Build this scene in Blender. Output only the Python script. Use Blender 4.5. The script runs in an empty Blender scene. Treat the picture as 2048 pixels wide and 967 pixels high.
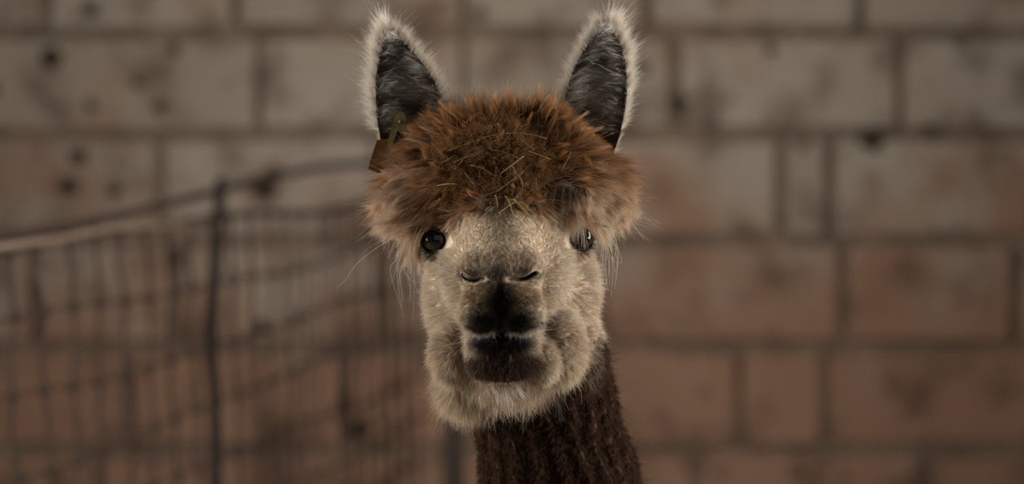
import bpy, bmesh, math, random
import numpy as np
from mathutils import Vector, Matrix

random.seed(7)
rng = np.random.default_rng(11)
scene = bpy.context.scene
COL = scene.collection

# ------------------------------------------------------------------ camera
CAM_H = 1.50
FPX = 4836.0                       # focal length in pixels of the 2048 px frame
PITCH = math.atan(233.5 / FPX)     # looking slightly down
cam_d = bpy.data.cameras.new('camera')
cam_d.sensor_width = 36.0
cam_d.lens = FPX / 2048.0 * 36.0
cam_d.clip_start = 0.05
cam_d.clip_end = 60
cam_d.dof.use_dof = True
cam_d.dof.focus_distance = 2.80
cam_d.dof.aperture_fstop = 2.3
cam = bpy.data.objects.new('camera', cam_d)
cam.location = (0, 0, CAM_H)
cam.rotation_euler = (math.pi / 2 - PITCH, 0, 0)
COL.objects.link(cam)
scene.camera = cam

# ------------------------------------------------------------------ world, lights, exposure
world = bpy.data.worlds.new('world')
scene.world = world
world.use_nodes = True
bgn = world.node_tree.nodes['Background']
bgn.inputs[0].default_value = (0.95, 0.97, 1.0, 1)
bgn.inputs[1].default_value = 0.26


def area_light(name, loc, target, sx, sy, power, color, spread=180):
    d = bpy.data.lights.new(name, 'AREA')
    d.shape = 'RECTANGLE'
    d.size = sx
    d.size_y = sy
    d.energy = power
    d.color = color
    d.spread = math.radians(spread)
    o = bpy.data.objects.new(name, d)
    o.location = loc
    v = Vector(target) - Vector(loc)
    o.rotation_euler = v.to_track_quat('-Z', 'Y').to_euler()
    COL.objects.link(o)
    return o


# daylight entering at the two side doorways and the roof light, each lying in its own opening at the outer face of the thick walls
area_light('doorway_left_offscreen', (-3.82, 3.15, 1.60), (0, 3.15, 1.60), 1.6, 2.2, 250, (1.0, 0.97, 0.93))
area_light('doorway_right_offscreen', (3.82, 3.15, 1.60), (0, 3.15, 1.60), 1.6, 2.2, 320, (1.0, 0.97, 0.93))
area_light('roof_light_offscreen', (0.0, 4.1, 3.54), (0, 4.1, 0), 1.35, 0.95, 45, (1.0, 0.98, 0.95))

scene.view_settings.view_transform = 'Standard'
scene.view_settings.look = 'None'
scene.view_settings.gamma = 1.0
scene.view_settings.use_curve_mapping = False
scene.view_settings.exposure = 0.0

# ------------------------------------------------------------------ helpers
def link(o, parent=None):
    COL.objects.link(o)
    if parent is not None:
        o.parent = parent
    return o


def tag(o, label=None, cat=None, group=None, kind=None):
    if label: o['label'] = label
    if cat: o['category'] = cat
    if group: o['group'] = group
    if kind: o['kind'] = kind
    return o


def empty(name, loc):
    o = bpy.data.objects.new(name, None)
    o.location = loc
    o.empty_display_size = 0.1
    return link(o)


def mesh_obj(name, verts, faces, mat, parent=None, smooth=False):
    m = bpy.data.meshes.new(name)
    m.from_pydata([tuple(v) for v in verts], [], [tuple(f) for f in faces])
    m.update()
    if smooth:
        m.polygons.foreach_set('use_smooth', [True] * len(m.polygons))
    if mat: m.materials.append(mat)
    return link(bpy.data.objects.new(name, m), parent)


def box_geo(x0, x1, y0, y1, z0, z1):
    v = [(x0, y0, z0), (x1, y0, z0), (x1, y1, z0), (x0, y1, z0),
         (x0, y0, z1), (x1, y0, z1), (x1, y1, z1), (x0, y1, z1)]
    f = [(0, 3, 2, 1), (4, 5, 6, 7), (0, 1, 5, 4), (1, 2, 6, 5), (2, 3, 7, 6), (3, 0, 4, 7)]
    return v, f


def bm_to_obj(name, bm, mat, parent=None, smooth=False):
    m = bpy.data.meshes.new(name)
    bm.normal_update()
    bm.to_mesh(m)
    bm.free()
    if smooth:
        m.polygons.foreach_set('use_smooth', [True] * len(m.polygons))
    if mat: m.materials.append(mat)
    return link(bpy.data.objects.new(name, m), parent)


def boxes_obj(name, boxes, mat, parent=None):
    V, F = [], []
    for b in boxes:
        v, f = box_geo(*b)
        n = len(V)
        V += v
        F += [tuple(i + n for i in q) for q in f]
    return mesh_obj(name, V, F, mat, parent)


def tube_geo(pts, radii, sides=8, flat=1.0):
    """tube along a polyline, closed ends; flat squashes it in one direction"""
    pts = [Vector(p) for p in pts]
    if not hasattr(radii, '__len__'): radii = [radii] * len(pts)
    V, F = [], []
    up = Vector((0.13, 0.31, 0.94)).normalized()
    for i, p in enumerate(pts):
        a = pts[max(i - 1, 0)]
        b = pts[min(i + 1, len(pts) - 1)]
        t = (b - a).normalized()
        s = t.cross(up)
        if s.length < 0.05: s = t.cross(Vector((1, 0, 0)))
        s.normalize()
        u = s.cross(t)
        for k in range(sides):
            an = 2 * math.pi * k / sides
            V.append(p + s * (math.cos(an) * radii[i]) + u * (math.sin(an) * radii[i] * flat))
    for i in range(len(pts) - 1):
        for k in range(sides):
            k2 = (k + 1) % sides
            F.append((i * sides + k, i * sides + k2, (i + 1) * sides + k2, (i + 1) * sides + k))
    F.append(tuple(range(sides - 1, -1, -1)))
    F.append(tuple((len(pts) - 1) * sides + k for k in range(sides)))
    return V, F


def new_mat(name):
    m = bpy.data.materials.new(name)
    m.use_nodes = True
    nt = m.node_tree
    b = nt.nodes['Principled BSDF']
    return m, nt, b


def simple_mat(name, color, rough=0.7, noise=0.25, scale=30.0, bump=0.2, metallic=0.0, spec=0.3):
    m, nt, b = new_mat(name)
    N, Lk = nt.nodes, nt.links
    tc = N.new('ShaderNodeTexCoord')
    nz = N.new('ShaderNodeTexNoise')
    nz.inputs['Scale'].default_value = scale
    nz.inputs['Detail'].default_value = 6
    Lk.new(tc.outputs['Object'], nz.inputs['Vector'])
    rp = N.new('ShaderNodeValToRGB')
    c = color
    rp.color_ramp.elements[0].position = 0.3
    rp.color_ramp.elements[1].position = 0.7
    rp.color_ramp.elements[0].color = tuple(x * (1 - noise) for x in c) + (1,)
    rp.color_ramp.elements[1].color = tuple(min(1, x * (1 + noise)) for x in c) + (1,)
    Lk.new(nz.outputs['Fac'], rp.inputs['Fac'])
    Lk.new(rp.outputs['Color'], b.inputs['Base Color'])
    bp = N.new('ShaderNodeBump')
    bp.inputs['Strength'].default_value = bump
    bp.inputs['Distance'].default_value = 0.01
    Lk.new(nz.outputs['Fac'], bp.inputs['Height'])
    Lk.new(bp.outputs['Normal'], b.inputs['Normal'])
    b.inputs['Roughness'].default_value = rough
    b.inputs['Metallic'].default_value = metallic
    b.inputs['Specular IOR Level'].default_value = spec
    return m


def stone_mat():
    """pale limewashed stone with brown damp stains and dark pits"""
    m, nt, b = new_mat('stained_pale_stone')
    N, Lk = nt.nodes, nt.links
    g = N.new('ShaderNodeNewGeometry')
    oi = N.new('ShaderNodeObjectInfo')
    base = N.new('ShaderNodeValToRGB')
    e = base.color_ramp.elements
    e[0].color = (0.40, 0.335, 0.265, 1)
    e[1].color = (0.50, 0.435, 0.355, 1)
    Lk.new(oi.outputs['Random'], base.inputs['Fac'])
    n1 = N.new('ShaderNodeTexNoise')
    n1.inputs['Scale'].default_value = 2.6
    n1.inputs['Detail'].default_value = 7
    n1.inputs['Roughness'].default_value = 0.62
    Lk.new(g.outputs['Position'], n1.inputs['Vector'])
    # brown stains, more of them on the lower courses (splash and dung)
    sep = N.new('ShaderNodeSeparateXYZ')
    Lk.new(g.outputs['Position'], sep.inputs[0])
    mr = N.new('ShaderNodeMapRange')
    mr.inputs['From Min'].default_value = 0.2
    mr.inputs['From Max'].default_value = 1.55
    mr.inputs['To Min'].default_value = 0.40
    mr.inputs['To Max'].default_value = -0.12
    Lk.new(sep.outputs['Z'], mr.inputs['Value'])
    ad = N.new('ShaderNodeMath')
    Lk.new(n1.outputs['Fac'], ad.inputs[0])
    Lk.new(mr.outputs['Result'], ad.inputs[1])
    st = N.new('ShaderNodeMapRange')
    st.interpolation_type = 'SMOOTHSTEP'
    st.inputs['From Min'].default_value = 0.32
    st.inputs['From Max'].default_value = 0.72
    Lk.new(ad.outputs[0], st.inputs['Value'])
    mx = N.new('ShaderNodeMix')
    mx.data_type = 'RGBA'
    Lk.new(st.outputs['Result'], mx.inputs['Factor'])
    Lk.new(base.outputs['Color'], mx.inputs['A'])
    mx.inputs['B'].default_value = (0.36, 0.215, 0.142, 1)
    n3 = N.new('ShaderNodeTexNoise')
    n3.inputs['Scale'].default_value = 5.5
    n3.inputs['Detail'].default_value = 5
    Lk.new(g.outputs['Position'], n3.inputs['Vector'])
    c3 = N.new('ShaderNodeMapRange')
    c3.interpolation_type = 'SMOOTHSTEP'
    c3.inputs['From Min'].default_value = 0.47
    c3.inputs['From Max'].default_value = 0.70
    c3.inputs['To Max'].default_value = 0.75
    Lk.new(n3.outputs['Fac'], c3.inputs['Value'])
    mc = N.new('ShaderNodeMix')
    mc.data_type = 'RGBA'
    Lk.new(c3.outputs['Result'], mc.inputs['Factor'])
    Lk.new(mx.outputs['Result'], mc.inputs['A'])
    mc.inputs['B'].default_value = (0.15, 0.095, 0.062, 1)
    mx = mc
    # pits
    vo = N.new('ShaderNodeTexVoronoi')
    vo.inputs['Scale'].default_value = 4.2
    Lk.new(g.outputs['Position'], vo.inputs['Vector'])
    pt = N.new('ShaderNodeMapRange')
    pt.interpolation_type = 'SMOOTHSTEP'
    pt.inputs['From Min'].default_value = 0.07
    pt.inputs['From Max'].default_value = 0.16
    pt.inputs['To Min'].default_value = 0.75
    pt.inputs['To Max'].default_value = 0.0
    Lk.new(vo.outputs['Distance'], pt.inputs['Value'])
    mp = N.new('ShaderNodeMix')
    mp.data_type = 'RGBA'
    Lk.new(pt.outputs['Result'], mp.inputs['Factor'])
    Lk.new(mx.outputs['Result'], mp.inputs['A'])
    mp.inputs['B'].default_value = (0.07, 0.045, 0.03, 1)
    Lk.new(mp.outputs['Result'], b.inputs['Base Color'])
    n2 = N.new('ShaderNodeTexNoise')
    n2.inputs['Scale'].default_value = 22
    n2.inputs['Detail'].default_value = 6
    Lk.new(g.outputs['Position'], n2.inputs['Vector'])
    bp = N.new('ShaderNodeBump')
    bp.inputs['Strength'].default_value = 0.5
    bp.inputs['Distance'].default_value = 0.02
    Lk.new(n2.outputs['Fac'], bp.inputs['Height'])
    Lk.new(bp.outputs['Normal'], b.inputs['Normal'])
    b.inputs['Roughness'].default_value = 0.9
    b.inputs['Specular IOR Level'].default_value = 0.1
    return m


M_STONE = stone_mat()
M_MORTAR = simple_mat('dirty_mortar', (0.225, 0.165, 0.118), 0.95, 0.35, 9)
M_FLOOR = simple_mat('trodden_earth_and_straw', (0.15, 0.105, 0.065), 0.95, 0.4, 14)
M_PLANK = simple_mat('old_dark_boards', (0.09, 0.065, 0.045), 0.85, 0.4, 8)
M_WIRE = simple_mat('rusty_brown_strand', (0.045, 0.030, 0.023), 0.85, 0.3, 60, spec=0.08)
M_POST = simple_mat('blackened_iron_post', (0.020, 0.015, 0.014), 0.85, 0.3, 40, spec=0.08)
M_ROPE = simple_mat('weathered_rope', (0.17, 0.12, 0.085), 0.9, 0.3, 50)
M_TIMBER = simple_mat('dark_stained_timber', (0.05, 0.033, 0.026), 0.8, 0.3, 20)

# ------------------------------------------------------------------ the barn
WALL_Y = 8.0
RX, RY0, RZ = 3.2, -3.2, 3.5
floor = boxes_obj('floor', [(-RX - .65, RX + .65, RY0, WALL_Y + .4, -0.12, 0.0)], M_FLOOR)
tag(floor, kind='structure')
ceil = boxes_obj('ceiling', [(-RX - .65, RX + .65, RY0, 3.6, RZ, RZ + .1), (-RX - .65, RX + .65, 4.6, WALL_Y + .4, RZ, RZ + .1),
                             (-RX - .65, -0.7, 3.6, 4.6, RZ, RZ + .1), (0.7, RX + .65, 3.6, 4.6, RZ, RZ + .1)], M_PLANK)
tag(ceil, kind='structure')
for sgn, nm in ((-1, 'wall_left'), (1, 'wall_right')):
    xa, xb = sorted((sgn * RX, sgn * (RX + .60)))  # unseen side walls, made thick so their jambs shade the doorway light
    w = boxes_obj(nm, [(xa, xb, RY0, 2.35, 0, RZ), (xa, xb, 3.95, WALL_Y + .3, 0, RZ),
                       (xa, xb, 2.35, 3.95, 2.70, RZ), (xa, xb, 2.35, 3.95, 0, 0.50)], M_PLANK)
    tag(w, kind='structure')
    x2, x3 = sorted((sgn * (RX - .03), sgn * (RX + .28)))
    t = boxes_obj('trim_%d' % (1 if sgn < 0 else 2), [(x2, x3, 2.27, 2.35, 0.42, 2.78), (x2, x3, 3.95, 4.03, 0.42, 2.78),
                                                      (x2, x3, 2.35, 3.95, 2.70, 2.78), (x2, x3, 2.35, 3.95, 0.42, 0.50)], M_TIMBER)
    tag(t, kind='structure')

# block wall at the back: mortar core with every block a piece of its own, proud of the joints
wall = boxes_obj('wall_back', [(-RX - .25, RX + .25, WALL_Y + 0.03, WALL_Y + 0.35, 0, RZ)], M_MORTAR)
tag(wall, kind='structure')


def wx(px): return (px - 1024) / FPX * WALL_Y
def wz(py): return CAM_H - WALL_Y * (py - 250) / FPX


courses = [(-345, -140, [-560, -80, 330, 700, 1130, 1520, 1990, 2420]),
           (-140, 65, [-700, -330, 90, 470, 925, 1290, 1720, 2110, 2500]),
           (65, 270, [-680, -250, 515, 925.5, 1350, 1800, 2200, 2600]),
           (270, 482, [-540, -110, 315, 745.5, 1150.5, 1563, 1662, 2080, 2500]),
           (482, 697, [-660, -300, 60, 350, 760, 1200, 1690, 2040, 2480]),
           (697, 905, [-560, -160, 250, 693, 1080, 1480, 1655, 2140, 2500]),
           (905, 1145, [-640, -200, 180, 560, 980, 1400, 1860, 2300])]
for i, (ya, yb, js) in enumerate(courses):
    xs = [-912] + js + [2960]
    for j in range(len(xs) - 1):
        x0, x1 = wx(xs[j]), wx(xs[j + 1])
        if x1 - x0 < 0.04: continue
        z1, z0 = wz(ya), wz(yb)
        g0, g1 = [0.003 if xs[j + e] % 1 else random.uniform(.012, .02) for e in (0, 1)]
        x0, x1 = x0 + g0, x1 - g1
        gx, gz = 0.0, random.uniform(0.017, 0.022)
        dy = random.uniform(-0.012, 0.012)
        bm = bmesh.new()
        bmesh.ops.create_cube(bm, size=1.0)
        bmesh.ops.scale(bm, vec=(x1 - x0 - 2 * gx, 0.10, z1 - z0 - 2 * gz), verts=bm.verts)
        bmesh.ops.bevel(bm, geom=list(bm.edges), offset=0.014, segments=1, affect='EDGES')
        for v in bm.verts:
            v.co += Vector((random.uniform(-.006, .006), random.uniform(-.004, .004), random.uniform(-.006, .006)))
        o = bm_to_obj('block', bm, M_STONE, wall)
        o.location = ((x0 + x1) / 2, WALL_Y + 0.05 + dy, (z0 + z1) / 2)
# plain rubble courses above and below the blocks that can be told apart
for (z0, z1) in ((wz(-345) + .01, RZ - .02), (0.0, wz(1145) - .01)):
    n = 10
    for j in range(n):
        x0 = -RX + j * 2 * RX / n
        bm = bmesh.new()
        bmesh.ops.create_cube(bm, size=1.0)
        bmesh.ops.scale(bm, vec=(2 * RX / n - .03, 0.10, z1 - z0), verts=bm.verts)
        bmesh.ops.bevel(bm, geom=list(bm.edges), offset=0.014, segments=1, affect='EDGES')
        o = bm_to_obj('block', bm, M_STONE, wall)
        o.location = (x0 + RX / n, WALL_Y + 0.05, (z0 + z1) / 2)

# dark flattened lumps added in place of pits in the wall
M_PIT = simple_mat('dark_pit_lump', (0.06, 0.04, 0.028), 0.95, 0.3, 30)
for (mx_, my_, mr_) in ((185, 18, 15), (105, 118, 26), (350, 98, 16), (185, 212, 15), (322, 216, 14), (275, 166, 13), (160, 312, 16), (140, 370, 20), (232, 378, 13),
                        (530, 378, 26), (348, 512, 15), (518, 652, 16), (1360, 205, 17), (1540, 100, 12), (1740, 280, 24), (1860, 258, 13), (720, 860, 22), (690, 800, 16)):
    bm = bmesh.new()
    bmesh.ops.create_icosphere(bm, subdivisions=2, radius=1.0)
    for v in bm.verts:
        v.co *= 1 + 0.25 * math.sin(v.co.x * 3 + mx_) * math.cos(v.co.z * 4 + my_)
        v.co = Vector((v.co.x * mr_ / FPX * WALL_Y, v.co.y * 0.012, v.co.z * mr_ / FPX * WALL_Y))
    o = bm_to_obj('pit_lump', bm, M_PIT, wall, True)
    o.location = (wx(mx_), WALL_Y + 0.0, wz(my_))

# ------------------------------------------------------------------ netting fence
fence = empty('netting_fence', (-0.77, 5.8, 0))
tag(fence, 'sagging brown netting fence with dark iron post along the block wall', 'fence')
FO = Vector(fence.location)


def fp(s, z, wob=0.0):
    """point on the fence line, s metres from the reference station; s grows away"""
    sag = 0.0
    return Vector((-0.99 + 0.215 * s + wob, 4.8 + s, z)) - FO


SP = 0.1475
rows = [1.247 - 0.15 * k for k in range(9)]
S0, S1 = -0.62, 3.10
nvert = int((S1 - S0) / SP) + 1


def rowz(k, s):
    t = (s - S0) / (S1 - S0)
    return max(0.03, rows[k] + 0.030 * t + 0.012 * math.sin(2.1 * s + k * 1.3) + 0.006 * math.sin(5.3 * s + k))


for k in range(9):
    ss = np.linspace(S0, S1, 40)
    r = 0.0085 if k == 0 else 0.0034
    V, F = tube_geo([fp(s, rowz(k, s)) for s in ss], r, 6)
    mesh_obj('line_wire', V, F, M_WIRE, fence, True)
bm = bmesh.new()
bmesh.ops.create_icosphere(bm, subdivisions=1, radius=1.0)
knot_mesh = bpy.data.meshes.new('knot')
bm.to_mesh(knot_mesh)
bm.free()
knot_mesh.materials.append(M_WIRE)
knot_mesh.polygons.foreach_set('use_smooth', [True] * len(knot_mesh.polygons))
for i in range(nvert):
    s = S0 + i * SP
    j = random.uniform(-.012, .012)
    zz = [rowz(k, s) for k in range(9)]
    pts = []
    for k in range(9):
        pts.append(fp(s + j * math.sin(k * 1.7 + i) + 0.016 * (k % 2) + 0.012 * k, zz[k]))
        if k < 8:
            pts.append(fp(s + j + 0.012 * k + 0.018 * math.sin(i * 2.2 + k), (zz[k] + zz[k + 1]) / 2, 0.004))
    V, F = tube_geo(pts, 0.0062, 6)
    mesh_obj('stay_wire', V, F, M_WIRE, fence, True)
    for k in range(9):
        o = bpy.data.objects.new('knot', knot_mesh)
        o.location = pts[2 * k]
        o.scale = (0.018, 0.018, 0.016)
        link(o, fence)
# slack rope running above the netting, and a paler one lying on it
def fence_s(px):
    a = (px - 1024) / FPX
    return (a * 4.8 + 0.99) / (0.215 - a)


def fpx(px, py, ds=0.0):
    s = fence_s(px)
    d = 4.8 + s
    return fp(s, CAM_H - d * (py - 250) / FPX)


V, F = tube_geo([fpx(x, y) for x, y in ((-140, 492), (0, 471), (130, 452), (250, 428), (360, 400), (450, 378), (540, 352), (640, 334), (740, 326), (830, 322))], 0.0105, 8)
tag(mesh_obj('slack_rope', V, F, M_WIRE, fence, True), 'dark rope sagging above the netting')
V, F = tube_geo([fpx(x, y) + Vector((0.012, -0.02, 0)) for x, y in ((-140, 505), (0, 492), (110, 477), (210, 455), (290, 452), (430, 452))], 0.0075, 8)
tag(mesh_obj('pale_rope', V, F, M_ROPE, fence, True), 'pale rope lying along the top wire')
# iron post
PD = 4.8 + fence_s(430) - 0.03
def pp(px, py): return Vector(((px - 1024) / FPX * PD, PD, CAM_H - PD * (py - 250) / FPX)) - FO
pl = [(441, 353), (441, 365), (438, 420), (434, 480), (429, 540), (423, 600), (420, 660), (421, 715), (426, 770), (428, 850), (429, 967), (430, 1100)]
pts = [pp(*q) for q in pl]
pts.append(Vector((pts[-1].x, pts[-1].y, 0.0)))
rad = [0.010, 0.0135, 0.0145, 0.015, 0.016, 0.017, 0.018, 0.0165, 0.0155, 0.0155, 0.0155, 0.016, 0.016]
V, F = tube_geo(pts, rad, 10)
post = mesh_obj('post', V, F, M_POST, fence, True)
tag(post, 'bent dark iron post')

# dark timber post beyond the animal's neck
PX = 7.3
x = (905 - 1024) / FPX * PX
zt = CAM_H - PX * (770 - 250) / FPX
bm = bmesh.new()
bmesh.ops.create_cube(bm, size=1.0)
bmesh.ops.scale(bm, vec=(0.070, 0.07, zt), verts=bm.verts)
bmesh.ops.bevel(bm, geom=list(bm.edges), offset=0.008, segments=2, affect='EDGES')
for v in bm.verts:
    if v.co.z > 0: v.co.x += 0.006
o = bm_to_obj('timber_post', bm, M_TIMBER)
o.location = (x, PX, zt / 2)
tag(o, 'short dark timber post standing behind the alpaca by the block wall', 'post')

# ------------------------------------------------------------------ the alpaca: distance field in centimetres
# local frame: origin midway between the eyes, X to the image right, Y away from the camera, Z up
D0 = 2.845
cp, sn = math.cos(PITCH), math.sin(PITCH)


def ray(px, py):
    u, v = (px - 1024) / FPX, (py - 483.5) / FPX
    return np.array([u, cp - v * sn, -sn - v * cp])


r0 = ray(1014, 474)
OX, OY = r0[0] / r0[1] * D0, D0
OZ = CAM_H + r0[2] / r0[1] * D0
ORG = np.array([OX, OY, OZ])


def L(px, py, Y):
    """local centimetre position of a measured picture point at depth Y"""
    r = ray(px, py)
    d = OY + Y * 0.01
    w = np.array([0, 0, CAM_H]) + r / r[1] * d
    return (w - ORG) * 100.0


def proj(P):
    w = P * 0.01 + ORG - np.array([0, 0, CAM_H])
    zc = w[..., 1] * cp - w[..., 2] * sn
    yc = w[..., 1] * sn + w[..., 2] * cp
    return 1024 + FPX * w[..., 0] / zc, 483.5 - FPX * yc / zc


def sm(x, a, b):
    t = np.clip((x - a) / (b - a), 0, 1)
    return t * t * (3 - 2 * t)


_nd = rng.normal(size=(14, 3))
_nd /= np.linalg.norm(_nd, axis=1, keepdims=True)
_np = rng.uniform(0, 6.28, 14)
def wob(P, f):
    s = 0
    for i in range(7):
        s = s + np.sin((P @ _nd[i].astype(P.dtype)) * (f * (0.7 + 0.12 * i)) + _np[i] + 1.3 * np.sin((P @ _nd[i + 7].astype(P.dtype)) * f * 0.5 + _np[i + 7]))
    return s / 3.5


def ell(P, c, r):
    q = (P - np.asarray(c, P.dtype))
    a = q / np.asarray(r, P.dtype)
    k0 = np.sqrt((a * a).sum(-1)) + 1e-6
    b = a / np.asarray(r, P.dtype)
    k1 = np.sqrt((b * b).sum(-1)) + 1e-6
    return k0 * (k0 - 1) / k1


def cap(P, a, b, ra, rb):
    a = np.asarray(a, P.dtype)
    b = np.asarray(b, P.dtype)
    ab = b - a
    t = np.clip(((P - a) @ ab) / float(ab @ ab), 0, 1)
    d = P - a - t[..., None] * ab
    return np.sqrt((d * d).sum(-1)) - (ra + (rb - ra) * t)


def smin(a, b, k):
    h = np.clip(0.5 + 0.5 * (b - a) / k, 0, 1)
    return b + (a - b) * h - k * h * (1 - h)


def smax(a, b, k): return -smin(-a, -b, k)


EYES = [(L(877, 475, 1.4), np.array([-0.52, -0.85, -0.04])), (L(1154, 471, 1.4), np.array([0.56, -0.82, -0.04]))]
EYE_R = 2.0
ZF = -OZ * 100.0      # floor
NECK = [(L(1040, 560, 9), 8.2), (L(1058, 700, 12), 8.0), (L(1085, 800, 14.5), 8.1), (L(1120, 960, 18), 9.0), (np.array([7.5, 25, -42.]), 10.5), (np.array([8.0, 38, -60.]), 14.5)]
BX = 8.0


def seg2(P, pts):
    """distance in the X-Z plane to a polyline"""
    best = None
    x, z = P[..., 0], P[..., 2]
    for (a, b) in zip(pts[:-1], pts[1:]):
        ax, az, bx, bz = a[0], a[2], b[0], b[2]
        dx, dz = bx - ax, bz - az
        t = np.clip(((x - ax) * dx + (z - az) * dz) / (dx * dx + dz * dz), 0, 1)
        d = np.hypot(x - ax - t * dx, z - az - t * dz)
        best = d if best is None else np.minimum(best, d)
    return best


NOS_L = [L(927, 552, -14.5), L(935, 559, -14.5), L(950, 563, -14.8), L(968, 558, -15)]
NOS_R = [L(1018, 559, -15), L(1034, 560, -14.8), L(1052, 557, -14.5), L(1070, 547, -14.5)]
MOUTH = [L(922, 652, -12), L(940, 668, -13), L(965, 676, -14), L(988, 670, -14.5), L(1002, 654, -14.5), L(1018, 668, -14.5), L(1042, 673, -14), L(1068, 663, -13), L(1092, 645, -12)]
PHIL = [L(1000, 572, -15), L(1001, 612, -15), L(1002, 656, -15)]
MGAP = [L(1001, 660, -14), L(1003, 672, -14)]


def sdf_body(P):
    f = cap(P, NECK[0][0], NECK[1][0], NECK[0][1], NECK[1][1])
    for (a, b) in zip(NECK[1:-1], NECK[2:]):
        f = smin(f, cap(P, a[0], b[0], a[1], b[1]), 2.0)
    # torso, haunch, legs, tail
    f = smin(f, ell(P, (BX, 70, -66), (19, 40, 21)), 9)
    f = smin(f, ell(P, (BX, 98, -68), (19, 20, 21)), 6)
    f = smin(f, ell(P, (BX, 44, -68), (15, 15, 19)), 6)
    for s in (-1, 1):
        lx = BX + s * 9.5
        f = smin(f, cap(P, (lx, 46, -82), (lx, 45, -106), 6.0, 4.2), 4)
        f = smin(f, cap(P, (lx, 45, -106), (lx, 46.5, ZF + 6), 4.0, 2.9), 2)
        f = smin(f, ell(P, (lx, 43.5, ZF + 2.6), (3.2, 5.2, 2.7)), 1.5)
        f = smin(f, cap(P, (lx, 100, -80), (lx, 94, -98), 8.5, 5.6), 4)
        f = smin(f, cap(P, (lx, 94, -98), (lx, 107, -111), 5.2, 3.4), 2)
        f = smin(f, cap(P, (lx, 107, -111), (lx, 104, ZF + 6), 3.3, 2.8), 1.5)
        f = smin(f, ell(P, (lx, 101.5, ZF + 2.6), (3.2, 5.2, 2.7)), 1.5)
    f = smin(f, cap(P, (BX, 115, -58), (BX, 121, -78), 4.5, 3.0), 3)
    return f


# fleece ridges running down the neck
def neck_ridge(P):
    z = P[..., 2]
    cx = np.interp(z, [NECK[4][0][2], NECK[3][0][2], NECK[2][0][2], NECK[1][0][2]], [NECK[4][0][0], NECK[3][0][0], NECK[2][0][0], NECK[1][0][0]])
    cy = np.interp(z, [NECK[4][0][2], NECK[3][0][2], NECK[2][0][2], NECK[1][0][2]], [NECK[4][0][1], NECK[3][0][1], NECK[2][0][1], NECK[1][0][1]])
    an = np.arctan2(P[..., 0] - cx, -(P[..., 1] - cy))
    q = an * 21 + 0.9 * np.sin(z * 0.5 + an * 3) + 0.5 * np.sin(z * 1.1 + an * 7)
    return an, q, sm(z, -13, -17)


def sdf_wool(P):
    g = ell(P, L(1003, 344, 4.0), (10.8, 7.6, 5.7))
    g = smin(g, ell(P, L(978, 328, -0.3), (6.4, 4.6, 4.2)), 1.6)
    g = smin(g, ell(P, L(845, 385, 5.0), (3.6, 5.0, 3.6)), 2.5)
    g = smin(g, ell(P, L(1170, 380, 5.0), (3.8, 5.0, 3.8)), 2.5)
    g = smin(g, ell(P, L(1128, 385, -0.5), (2.6, 2.6, 2.0)), 1.8)
    return g


def sdf_head(P):
    f = ell(P, L(1016, 395, 6), (9.0, 9.0, 8.5))
    f = smin(f, ell(P, L(1022, 585, 6.5), (10.3, 8.5, 10.4)), 3.0)
    f = smin(f, ell(P, L(1013, 530, -1.5), (7.4, 7.2, 8.0)), 2.5)
    f = smin(f, ell(P, L(884, 452, 2.2), (3.0, 3.0, 2.8)), 1.5)
    f = smin(f, ell(P, L(1146, 447, 2.2), (3.0, 3.0, 2.8)), 1.5)
    f = smin(f, cap(P, L(1008, 430, -2.5), L(1003, 540, -11.0), 5.0, 3.9), 2.0)
    # lower jaw and its folds
    f = smin(f, cap(P, L(1008, 690, -7), L(1022, 690, 5), 4.0, 7.4), 2.0)
    f = smin(f, ell(P, L(905, 705, 0.0), (2.4, 4.2, 3.2)), 1.6)
    f = smin(f, ell(P, L(1118, 690, -1.0), (3.0, 4.4, 4.0)), 1.6)
    f = smin(f, ell(P, L(1090, 722, -5.0), (1.6, 3.0, 2.2)), 1.2)
    f = smin(f, ell(P, L(1168, 712, 5.5), (2.6, 4.0, 4.2)), 0.5)
    f = smin(f, ell(P, L(922, 775, 6.0), (2.4, 4.0, 2.6)), 0.5)
    # muzzle
    f = smin(f, ell(P, L(1003, 573, -10.6), (4.35, 4.6, 4.7)), 1.0)
    f = smin(f, ell(P, L(948, 535, -11.6), (1.8, 2.4, 1.9)), 1.2)
    f = smin(f, ell(P, L(1055, 532, -11.6), (1.8, 2.4, 1.9)), 1.2)
    f = smin(f, ell(P, L(992, 548, -13.4), (2.0, 1.9, 1.3)), 0.9)
    f = smin(f, ell(P, L(961, 625, -12.4), (2.45, 2.7, 2.65)), 0.9)
    f = smin(f, ell(P, L(1043, 622, -12.4), (2.5, 2.7, 2.65)), 0.9)
    f = smin(f, ell(P, L(1004, 692, -10.8), (3.4, 3.2, 1.8)), 0.6)
    f = smin(f, ell(P, L(1010, 718, -9.6), (4.0, 3.7, 2.2)), 1.0)
    front = P[..., 1] < -8
    for pts, r, dp in ((NOS_L, 0.20, 1.3), (NOS_R, 0.20, 1.3), (MOUTH, 0.26, 1.6), (PHIL, 0.22, 0.45), (MGAP, 0.75, 1.4)):
        d = seg2(P, pts) - r
        carve = np.maximum(d, -(f + dp))
        carve = np.where(front, carve, 5.0)
        f = smax(f, -carve, 0.5)
    # eyelids and sockets
    for c, dr in EYES:
        f = smin(f, ell(P, c - dr * 0.1, (2.3, 2.3, 2.3)), 0.8)
        op = ell(P, c + dr * 1.75 - np.array([0, 0, 0.15]), (2.0, 1.9, 1.15))
        f = smax(f, -op, 0.35)
    return f


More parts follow.
